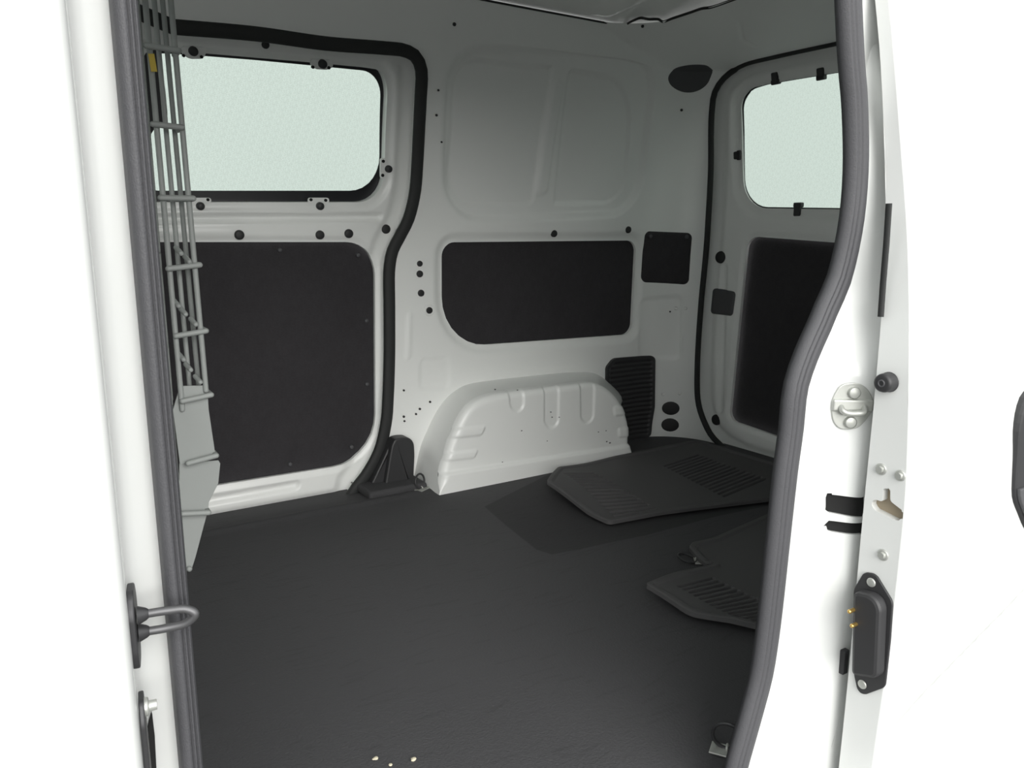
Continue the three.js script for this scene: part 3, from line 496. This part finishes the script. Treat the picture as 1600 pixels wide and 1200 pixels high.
// ------------------------------------------------------------------ wire partition behind the front seats
{
  const cage = thing('cargo_partition', 'grey wire mesh cargo partition with folded steel plates behind the left pillar', 'partition');
  const ZP = 1.9, at = (u, v, z = ZP) => onZ(u, v, z), R = 0.0062;
  const bars = [[[224, -30], [285, 640]], [[238, -30], [297, 610]], [[251, -30], [311, 610]], [[264, -30], [322, 610]]];
  bars.forEach(([a, b], i) => { const z = ZP + [0, 0.05, 0.05, 0][i]; obj('upright', rod(at(...a, z), at(...b, z), i === 0 || i === 3 ? R : R * 0.9), M.cage, cage); });
  for (const [a, b] of [[[228, 71], [279, 79]], [[239, 194], [284, 199]], [[251, 309], [302, 310]], [[263, 420], [312, 414]], [[275, 525], [322, 517]], [[285, 627], [330, 617]], [[294, 724], [338, 712]], [[286, 803], [326, 801]]]) {
    const p = at(...a, ZP - 0.012), q = at(...b, ZP - 0.012), r = q.clone(); r.z -= 0.05; obj('rung', [rod(p, q, R * 1.05), rod(q, r, R * 1.05)], M.cage, cage);
  }
  const plate = (list, z) => { const P = list.map(([u, v]) => { const p = at(u, v, z); return [p.x, p.y]; }), g = slab(P, 0.004, 0.001); g.translate(0, 0, -z - 0.002); obj('plate', g, M.cage, cage); };
  plate([[281, 603], [322, 602], [324, 608], [326, 640], [337, 714], [281, 726], [270, 640]], ZP + 0.006);
  plate([[280, 724], [341, 719], [344, 724], [341, 755], [326, 785], [325, 800], [274, 807], [274, 770], [280, 750]], ZP + 0.008);
  plate([[272, 804], [324, 800], [306, 868], [298, 894], [288, 897], [270, 850]], ZP + 0.006);
  { const k = new THREE.SphereGeometry(0.007, 10, 8), p = at(296, 889, ZP - 0.004); k.translate(p.x, p.y, p.z); obj('foot', k, M.cage, cage); }
  for (const k of [[[279, 391], [292, 404]], [[275, 473], [286, 486], [302, 502]], [[283, 557], [294, 573], [309, 592]]]) for (const [u, v] of k) obj('knot', rod(at(u - 4, v - 4, ZP + 0.02), at(u + 4, v + 5, ZP - 0.012), 0.0058, 8), M.cage, cage);
  // the mesh across the van, from the folded edge towards the near pillar
  const A = V(0.278, 0, -1.94), B = V(0.092, 0, -0.86);
  const on = (t, y) => V(lerp(A.x, B.x, t), y, lerp(A.z, B.z, t));
  for (let i = 0; i <= 20; i++) obj('upright', rod(on(i / 20, 0.42), on(i / 20, 1.42), 0.003, 6), M.cage, cage);
  for (let i = 0; i <= 9; i++) obj('cross_wire', rod(on(0, 0.45 + i * 0.105), on(1, 0.45 + i * 0.105), 0.003, 6), M.cage, cage);
  { const g = new THREE.BoxGeometry(0.003, 0.44, A.distanceTo(B)); g.rotateY(Math.atan2(A.x - B.x, A.z - B.z)); const m = on(0.5, 0.22); g.translate(m.x, m.y, m.z); obj('plate', g, M.cage, cage); }
  const p = onZ(237, 84, 1.88), q = onZ(240, 112, 1.88), g = new THREE.BoxGeometry(0.012, p.distanceTo(q), 0.002); g.rotateZ(0.09); g.translate((p.x + q.x) / 2, (p.y + q.y) / 2, p.z);
  tag(obj('cable_tie', g, M.yellow), 'short yellow tag tied to the wire partition beside the window', 'tag');
}

// ------------------------------------------------------------------ near body side: wall_left round the open doorway
const rightPath = [[1325, -40], [1325, 0], [1330, 100], [1335, 160], [1337, 250], [1333, 320], [1324, 380], [1309, 440], [1294, 473], [1280, 507], [1265, 540], [1252, 573], [1242, 607], [1238, 640], [1235, 673], [1226, 740], [1213, 860], [1204, 945], [1197, 1002], [1188, 1058], [1173, 1115], [1157, 1172], [1149, 1200]].map(([u, v]) => onZ(u, v, 0.65)).map((p) => [p.y, p.x]).reverse();
const yB = rightPath[0][0], xB = rightPath[0][1], yT = rightPath[rightPath.length - 1][0], xT = rightPath[rightPath.length - 1][1];
const edgeX = (y) => y < yB ? xB - 0.22 * (yB - y) : y > yT ? xT - 0.15 * (y - yT) : smoothTable(rightPath, y);
const TOP = 1.24, BOT = -0.035, XL = 0.083;
{ // the seal, a closed loop
  const loop = [];
  for (let y = BOT + 0.06; y < TOP - 0.06; y += 0.02) loop.push([edgeX(y), y]);
  const corner = (cx, cy, r, a0, a1) => { for (let k = 0; k <= 6; k++) { const a = lerp(a0, a1, k / 6); loop.push([cx + r * Math.cos(a), cy + r * Math.sin(a)]); } };
  corner(edgeX(TOP) - 0.06, TOP - 0.06, 0.06, 0.2, Math.PI / 2); for (let x = edgeX(TOP) - 0.1; x > XL + 0.08; x -= 0.05) loop.push([x, TOP]);
  corner(XL + 0.06, TOP - 0.06, 0.06, Math.PI / 2, Math.PI); for (let y = TOP - 0.1; y > BOT + 0.08; y -= 0.03) loop.push([XL, y]);
  corner(XL + 0.06, BOT + 0.06, 0.06, Math.PI, 1.5 * Math.PI); for (let x = XL + 0.1; x < edgeX(BOT) - 0.1; x += 0.05) loop.push([x, BOT]);
  corner(edgeX(BOT) - 0.06, BOT + 0.06, 0.06, -Math.PI / 2, -0.3);
  const pts = loop.map(([x, y]) => V(x, y, -0.655)), n = loop.map(() => V(0, 0, 1));
  // across: positive is towards the doorway or away from it; three lobes on the face
  const sec = [[-0.0135, -0.005], [-0.0145, 0.002], [-0.0135, 0.007], [-0.0105, 0.0125], [-0.008, 0.0130], [-0.0066, 0.0088], [-0.0052, 0.0132], [-0.002, 0.0140], [-0.0005, 0.0092], [0.001, 0.0136], [0.006, 0.0132], [0.0118, 0.0115], [0.0148, 0.007], [0.0152, -0.010], [0.012, -0.016]];
  tag(obj('door_seal', sweep(pts, n, sec, true, (p) => { const k = sstep(0.15, 0.6, p.x); return [lerp(0.60, 1.32, k), lerp(-0.0016, 0.0042, k)]; }), M.rubber), 'ribbed dark grey rubber seal lining the near doorway edge', 'door seal');
}
const profR = [[0.010, 0.671], [0.02, 0.665], [0.035, 0.655], [0.05, 0.6465], [0.085, 0.628], [0.098, 0.617], [0.108, 0.610], [0.125, 0.607], [1.5, 0.607]];
const pillarC = (y, d, o = 0) => V(edgeX(y) + d + o * 0.5, y, -(smoothTable(profR, d) + o * 0.86 + 0.42 * Math.max(0, y - 0.62) ** 2 * sstep(0.0, 0.1, d)));
const cInv = (u, v) => { let y = 0.5, d = 0.06; for (let i = 0; i < 30; i++) { const e = 1e-3, p = pixel(pillarC(y, d)), a = pixel(pillarC(y + e, d)), b = pixel(pillarC(y, d + e)), A = (a[0] - p[0]) / e, C = (a[1] - p[1]) / e, G = (b[0] - p[0]) / e, H = (b[1] - p[1]) / e, D = A * H - G * C; y += clamp((H * (u - p[0]) - G * (v - p[1])) / D, -0.1, 0.1); d = clamp(d + clamp((A * (v - p[1]) - C * (u - p[0])) / D, -0.05, 0.05), -0.02, 0.4); } return [y, d]; };
const railA = [[1290, 772], [1352, 777], [1352, 809], [1290, 800]].map(([u, v]) => cInv(u, v)), railB = [[1290, 813], [1352, 816], [1352, 834], [1292, 830]].map(([u, v]) => cInv(u, v));
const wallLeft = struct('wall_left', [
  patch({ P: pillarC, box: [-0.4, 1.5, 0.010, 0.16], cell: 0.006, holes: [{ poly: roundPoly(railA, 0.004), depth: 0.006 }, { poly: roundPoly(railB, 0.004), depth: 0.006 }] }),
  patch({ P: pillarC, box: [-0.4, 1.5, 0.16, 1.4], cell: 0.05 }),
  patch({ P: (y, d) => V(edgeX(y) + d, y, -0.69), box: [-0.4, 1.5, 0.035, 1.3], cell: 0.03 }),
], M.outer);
{ // near-black sheets behind the two openings, painted for the shade inside the track
  const inner = (poly) => patch({ P: pillarC, cell: 0.008, inside: grow(roundPoly(poly, 0.004), 0.006), off: () => 0.005 });
  obj('track_slot', inner(railA), M.hollowShade, wallLeft); obj('track_slot', inner(railB), M.hollowShade, wallLeft);
}
{ // front pillar of the doorway: x against distance, the same at every height
  const prof = [[0.0, 0.75], [0.04, 0.72], [0.075, 0.69], [0.087, 0.680], [0.087, 0.674], [0.070, 0.668], [0.054, 0.664], [0.0495, 0.660], [0.0475, 0.65], [0.0455, 0.625], [0.0435, 0.602], [0.0405, 0.594], [0.034, 0.588], [0.022, 0.583], [0.0165, 0.582], [0.0145, 0.5835], [0.0130, 0.587], [0.0105, 0.588]];
  const cv = curve2(prof, 70), P = (t, y, o = 0) => { const k = clamp(t / 0.4 * 70, 0, 69.999), i = Math.floor(k), a = cv[i], b = cv[i + 1]; return V(lerp(a[0], b[0], k - i) - 0.010 * sstep(1.0, 0.0, y) * sstep(0.05, 0.02, a[0]) + o, y, -lerp(a[1], b[1], k - i)); };
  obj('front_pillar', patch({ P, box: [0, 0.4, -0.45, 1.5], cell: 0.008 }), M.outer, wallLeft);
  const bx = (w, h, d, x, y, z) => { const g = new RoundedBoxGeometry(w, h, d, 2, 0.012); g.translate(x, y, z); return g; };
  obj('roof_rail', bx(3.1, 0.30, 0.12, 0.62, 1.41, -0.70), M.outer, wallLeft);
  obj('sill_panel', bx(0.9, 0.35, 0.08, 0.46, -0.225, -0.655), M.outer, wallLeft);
}
{ // front door skin, closed, to the left
  const P = (x, y, o = 0) => V(x - 0.010 * sstep(1.0, 0.0, y) * sstep(-0.3, 0.0, x), y, -(0.574 + 0.05 * Math.max(0, y - 0.75) ** 2 + o + 0.0125 * sstep(0.004, 0.012, x)));
  const opening = roundPoly([[-0.72, 0.5], [-0.13, 0.5], [-0.13, 1.2], [-0.5, 1.2]], 0.05);
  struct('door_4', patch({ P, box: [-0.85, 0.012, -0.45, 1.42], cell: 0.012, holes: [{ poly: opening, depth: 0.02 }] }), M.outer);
  struct('window_5', patch({ P, cell: 0.03, inside: grow(opening, 0.015), off: () => 0.018 }), M.cabGlass);
}
// striker on the front pillar
{
  const c = onZ(209, 980, 0.628), t = thing('striker_loop', 'dark steel U-shaped striker loop on the left door pillar', 'striker');
  const X = c.x, top = onZ(204, 920, 0.628).y, bot = onZ(214, 1040, 0.628).y, mid = (top + bot) / 2, h = (top - bot) / 2;
  const s = slab(roundPoly([[-0.022, -h * 0.55], [-0.012, -h], [0.012, -h], [0.022, -h * 0.55], [0.022, h * 0.55], [0.012, h], [-0.012, h], [-0.022, h * 0.55]], 0.006), 0.005, 0.001);
  obj('plate', facing(s, V(X - 0.002, mid, -0.632), V(1, 0, 0.15)), M.darkSteel, t);
  const pz = 0.625, a = onZ(222, 960, pz), b = onZ(262, 954, pz - 0.004), c1 = onZ(292, 952, pz - 0.008), tip = onZ(305, 959, pz - 0.010), c2 = onZ(292, 973, pz - 0.006), d = onZ(262, 981, pz), e = onZ(220, 988, pz + 0.004);
  obj('loop', tube([a, b, c1, tip, c2, d, e], 0.0034, 10, 60), M.steel, t);
  for (const p of [a, e]) { const g = new THREE.LatheGeometry([[0.0035, 0.008], [0.005, 0.006], [0.0075, 0.0]].map((q) => new THREE.Vector2(...q)), 16); g.rotateX(Math.PI / 2); obj('collar', facing(g, V(X + 0.003, p.y, p.z), V(1, 0, 0.1)), M.darkSteel, t); }
}
{ // bolted guide plate below it
  const t = thing('guide_plate', 'dark guide plate with one hex bolt below the striker on the left pillar', 'guide plate');
  const a = onZ(222, 1084, 0.63), b = onZ(226, 1230, 0.63), X = a.x;
  const s = slab(roundPoly([[-0.02, b.y - a.y], [0.014, b.y - a.y], [0.016, -0.02], [0.008, 0], [-0.012, 0], [-0.02, -0.015]], 0.004), 0.004, 0.001);
  obj('plate', facing(s, V(X - 0.003, a.y, -0.63), V(1, 0, 0.12)), M.darkSteel, t);
  const q = onZ(228, 1100, 0.63); obj('bolt', facing(hexBolt(0.0075, 0.006), V(X + 0.002, q.y, -0.626), V(1, 0, 0.12)), M.zinc, t);
  const P = [[238, 1116], [242, 1150], [246, 1230], [231, 1230], [230, 1150], [234, 1130]].map(([u, v]) => { const p = onZ(u, v, 0.658); return [p.x, p.y]; }); const g = slab(P, 0.006, 0.0005); g.translate(0, 0, -0.664); obj('slot', g, M.hollowShade, t);  // black slab painted for the dark of the recess
}

// ------------------------------------------------------------------ door_3: the near sliding door, slid back
const XD = 0.947, G = XD / 0.93, zo = [[-0.4, 0.545], [0.08, 0.5275], [0.25, 0.521], [0.42, 0.519], [0.50, 0.5212], [0.62, 0.530], [0.78, 0.547], [0.93, 0.571], [1.08, 0.597], [1.4, 0.66]], zi = [[-0.4, 0.59], [0.08, 0.578], [0.42, 0.577], [0.62, 0.5757], [0.78, 0.579], [0.93, 0.594], [1.08, 0.616], [1.4, 0.68]];
const XE = (y) => XD + 0.064 * sstep(0.58, 0.95, y), Zo = (y) => smoothTable(zo, y) * XE(y) / 0.93, Zi = (y) => smoothTable(zi, y) * XE(y) / 0.93;
const onEdge = (u, v) => { const p = onX(u, v, XD); return [-p.z, p.y]; };
const edgePoly = []; for (let y = -0.35; y <= 1.3; y += 0.03) edgePoly.push([Zo(y) + 0.003, y]); for (let y = 1.3; y >= -0.35; y -= 0.03) edgePoly.push([Zi(y), y]);
const keyhole = roundPoly([[1380, 763], [1391, 764], [1391, 783], [1409, 797], [1410, 808], [1403, 815], [1365, 796], [1361, 786], [1366, 780], [1379, 784]].map((p) => onEdge(...p)), 0.003);
const crease = [[1385, 1145], [1440, 1086], [1500, 1026], [1560, 965], [1605, 915], [1680, 850]].map(([u, v]) => { const p = onZ(u, v, 0.53 * G); return [p.x, p.y]; });
const skinOff = (x, y) => { let o = 0; const line = table(crease, x), w = 0.003 + 0.014 * clamp((x - XD) / 0.3, 0, 1); o += 0.026 * clamp((x - XD) / 0.25, 0, 1) * sstep(line + w, line - w, y) * sstep(1.9, 1.4, x); return o; };
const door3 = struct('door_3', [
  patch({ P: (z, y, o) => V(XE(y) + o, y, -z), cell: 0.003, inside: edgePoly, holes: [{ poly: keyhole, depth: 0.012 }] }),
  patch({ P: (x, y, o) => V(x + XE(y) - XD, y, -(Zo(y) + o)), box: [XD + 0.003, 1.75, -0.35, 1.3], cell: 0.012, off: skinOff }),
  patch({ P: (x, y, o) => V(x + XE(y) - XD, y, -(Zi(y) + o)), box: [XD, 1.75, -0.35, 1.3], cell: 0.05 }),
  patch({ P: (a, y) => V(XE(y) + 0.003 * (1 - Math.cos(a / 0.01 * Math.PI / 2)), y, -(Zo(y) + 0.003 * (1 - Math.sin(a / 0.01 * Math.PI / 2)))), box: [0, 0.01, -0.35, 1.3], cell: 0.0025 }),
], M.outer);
{ const g = patch({ P: (z, y, o) => V(XD + 0.011 + o, y, -z), cell: 0.004, inside: grow(keyhole, 0.003) }); obj('latch_recess', g, M.primer, door3); }
for (const [u, v, r] of [[1377, 733, 0.008], [1407, 743, 0.0075], [1380, 867, 0.008]]) { const [z, y] = onEdge(u, v); obj('bolt', facing(hexBolt(r, 0.004), V(XD - 0.0005, y, -z), V(-1, 0, 0)), M.zinc, door3); }
{ // black strip standing in for the shade of the gap behind the door edge
  const a = [[1389, 318], [1385, 380], [1380, 440], [1376, 495]].map(([u, v]) => onX(u, v, XD + 0.004)); obj('gap_shade', sweep(a, a.map(() => V(-1, 0, 0)), ringSection(0.0045, 0.003, 8)), M.darkRubber, door3);
}
{ // bump stop
  const [z, y] = onEdge(1389, 597), t = thing('bump_stop', 'round black rubber bump stop on the open door edge', 'bump stop', null, V(XD, y, -z));
  const g = new THREE.LatheGeometry([[0, 0.017], [0.009, 0.017], [0.0115, 0.0155], [0.0125, 0.012], [0.0125, 0.002], [0.0135, 0]].map((p) => new THREE.Vector2(...p)), 24); g.rotateZ(Math.PI / 2); obj('buffer', g, M.plastic, t);
  const h = new THREE.TorusGeometry(0.004, 0.0012, 6, 18); h.rotateY(Math.PI / 2); h.translate(-0.0172, 0, 0); obj('socket', h, M.greyPlastic, t);
}
{ // striker bracket on the rear pillar
  const [y, d] = cInv(1330, 635), p = pillarC(y, d), n = V(-0.56, 0.0, 0.83), t = thing('striker_bracket', 'zinc-plated striker bracket with two bolts on the right door pillar', 'striker');
  const k = pixel(p)[2] / 1200, o = [[-32, 0], [-30, 16], [-20, 35], [-6, 38], [10, 37], [22, 28], [33, 8], [33, -3], [22, -22], [12, -34], [-4, -37], [-18, -35], [-28, -22]].map(([a, b]) => [a * k * 1.02, b * k]);
  const fit = (g, x, yy, z) => { g.translate(x * k, yy * k, z); return facing(g, p, n); };
  obj('plate', facing(slab(roundPoly(o, 0.006), 0.004, 0.001), p, n), M.zinc, t);
  const ridge = new RoundedBoxGeometry(64 * k, 20 * k, 0.008, 3, 0.0035); obj('ridge', fit(ridge, 0, 3, 0.004), M.zinc, t);
  obj('bolt', fit(disc(9.5 * k, 0.006, 0.8), 0, 23, 0.004), M.zinc, t); obj('bolt', fit(disc(9.5 * k, 0.006, 0.8), -2, -24, 0.004), M.zinc, t);
  const bar = tube([[-19, 1, 0.006], [-18, -4, 0.013], [-12, -7, 0.015], [8, -7, 0.015], [15, -5, 0.013], [17, 1, 0.006]].map(([a, b, c]) => V(a * k, b * k, c)), 0.0042, 10, 40); obj('loop', facing(bar, p, n), M.zinc, t);
}
{ // electrical contact block on the door edge
  const t = thing('contact_block', 'black electrical contact block with two brass pins on the open door edge', 'contact block');
  const P = roundPoly([[1352, 893], [1370, 896], [1397, 940], [1393, 1000], [1385, 1073], [1352, 1085], [1342, 1078], [1336, 1050], [1336, 920]].map((q) => { const [z, y] = onEdge(...q); return [-z, y]; }).map(([a, b]) => [-a, b]), 0.006);
  const g = slab(P.map(([z, y]) => [-z, y]), 0.004, 0.001); // local x runs towards the viewer once it faces forwards
  const lay = (geo, out) => { geo.applyMatrix4(new THREE.Matrix4().makeBasis(V(0, 0, 1), V(0, 1, 0), V(-1, 0, 0)).setPosition(XD - out, 0, 0)); return geo; };
  obj('base_plate', lay(g, 0.0), M.plastic, t);
  const Q = roundPoly([[1348, 917], [1378, 924], [1391, 942], [1386, 1054], [1345, 1048]].map((q) => onEdge(...q)), 0.009); obj('body', lay(slab(Q.map(([z, y]) => [-z, y]), 0.021, 0.005), 0.003), M.plastic, t);
  for (const [u, v] of [[1338, 946], [1342, 968]]) { const [z, y] = onEdge(u + 12, v), c = new THREE.CylinderGeometry(0.0028, 0.0028, 0.012, 12), s = new THREE.SphereGeometry(0.003, 12, 8); c.rotateZ(Math.PI / 2); c.translate(-0.027, 0, 0); s.translate(-0.033, 0, 0); const q = mergeGeometries([plain(c), plain(s)]); q.translate(XD, y, -z); obj('contact_pin', q, M.brass, t); }
  for (const [u, v] of [[1364, 909], [1350, 1068]]) { const [z, y] = onEdge(u, v); obj('screw', facing(disc(0.0065, 0.002), V(XD - 0.004, y, -z), V(-1, 0, 0)), M.zinc, t); }
  { const [y, d] = cInv(1316, 1032), p = pillarC(y, d), q = new RoundedBoxGeometry(0.012, 0.038, 0.014, 2, 0.002); q.translate(p.x, p.y, p.z); obj('side_tab', q, M.plastic, t); }
}
{ // outside handle of the slid door
  const P = (u, v) => { const p = onZ(u, v, 0.525 * G); return [p.x, p.y]; };
  const left = [[1600, 612], [1588, 633], [1580, 666], [1577, 708], [1574, 750], [1574, 774], [1582, 798], [1600, 830]].map(([u, v]) => P(u, v)), cx = Math.max(...left.map((p) => p[0])) + 0.03;
  const poly = curve2([...left, ...left.slice().reverse().map(([x, y]) => [2 * cx - x, y])], 60, true);
  const t = new THREE.Group(); t.name = 'door_handle'; door3.add(t);
  const g = slab(poly, 0.022, 0.005); g.translate(0, 0, -Zo(0.45) - 0.016); obj('housing', g, M.plastic, t);
  const grip = new RoundedBoxGeometry(0.05, 0.13, 0.03, 4, 0.012); grip.translate(cx + 0.005, P(1590, 690)[1], -Zo(0.45) + 0.010); obj('grip', grip, M.plastic, t);
  const yc = P(1577, 757)[1], low = grow(poly, -0.004).filter((p) => p[1] < yc), gl = slab(low, 0.006, 0.002); gl.translate(0, 0, -Zo(0.45) + 0.005); obj('lower_cup', gl, M.greyPlastic, t);
}
shade(scene);
renderer.render(scene, camera);
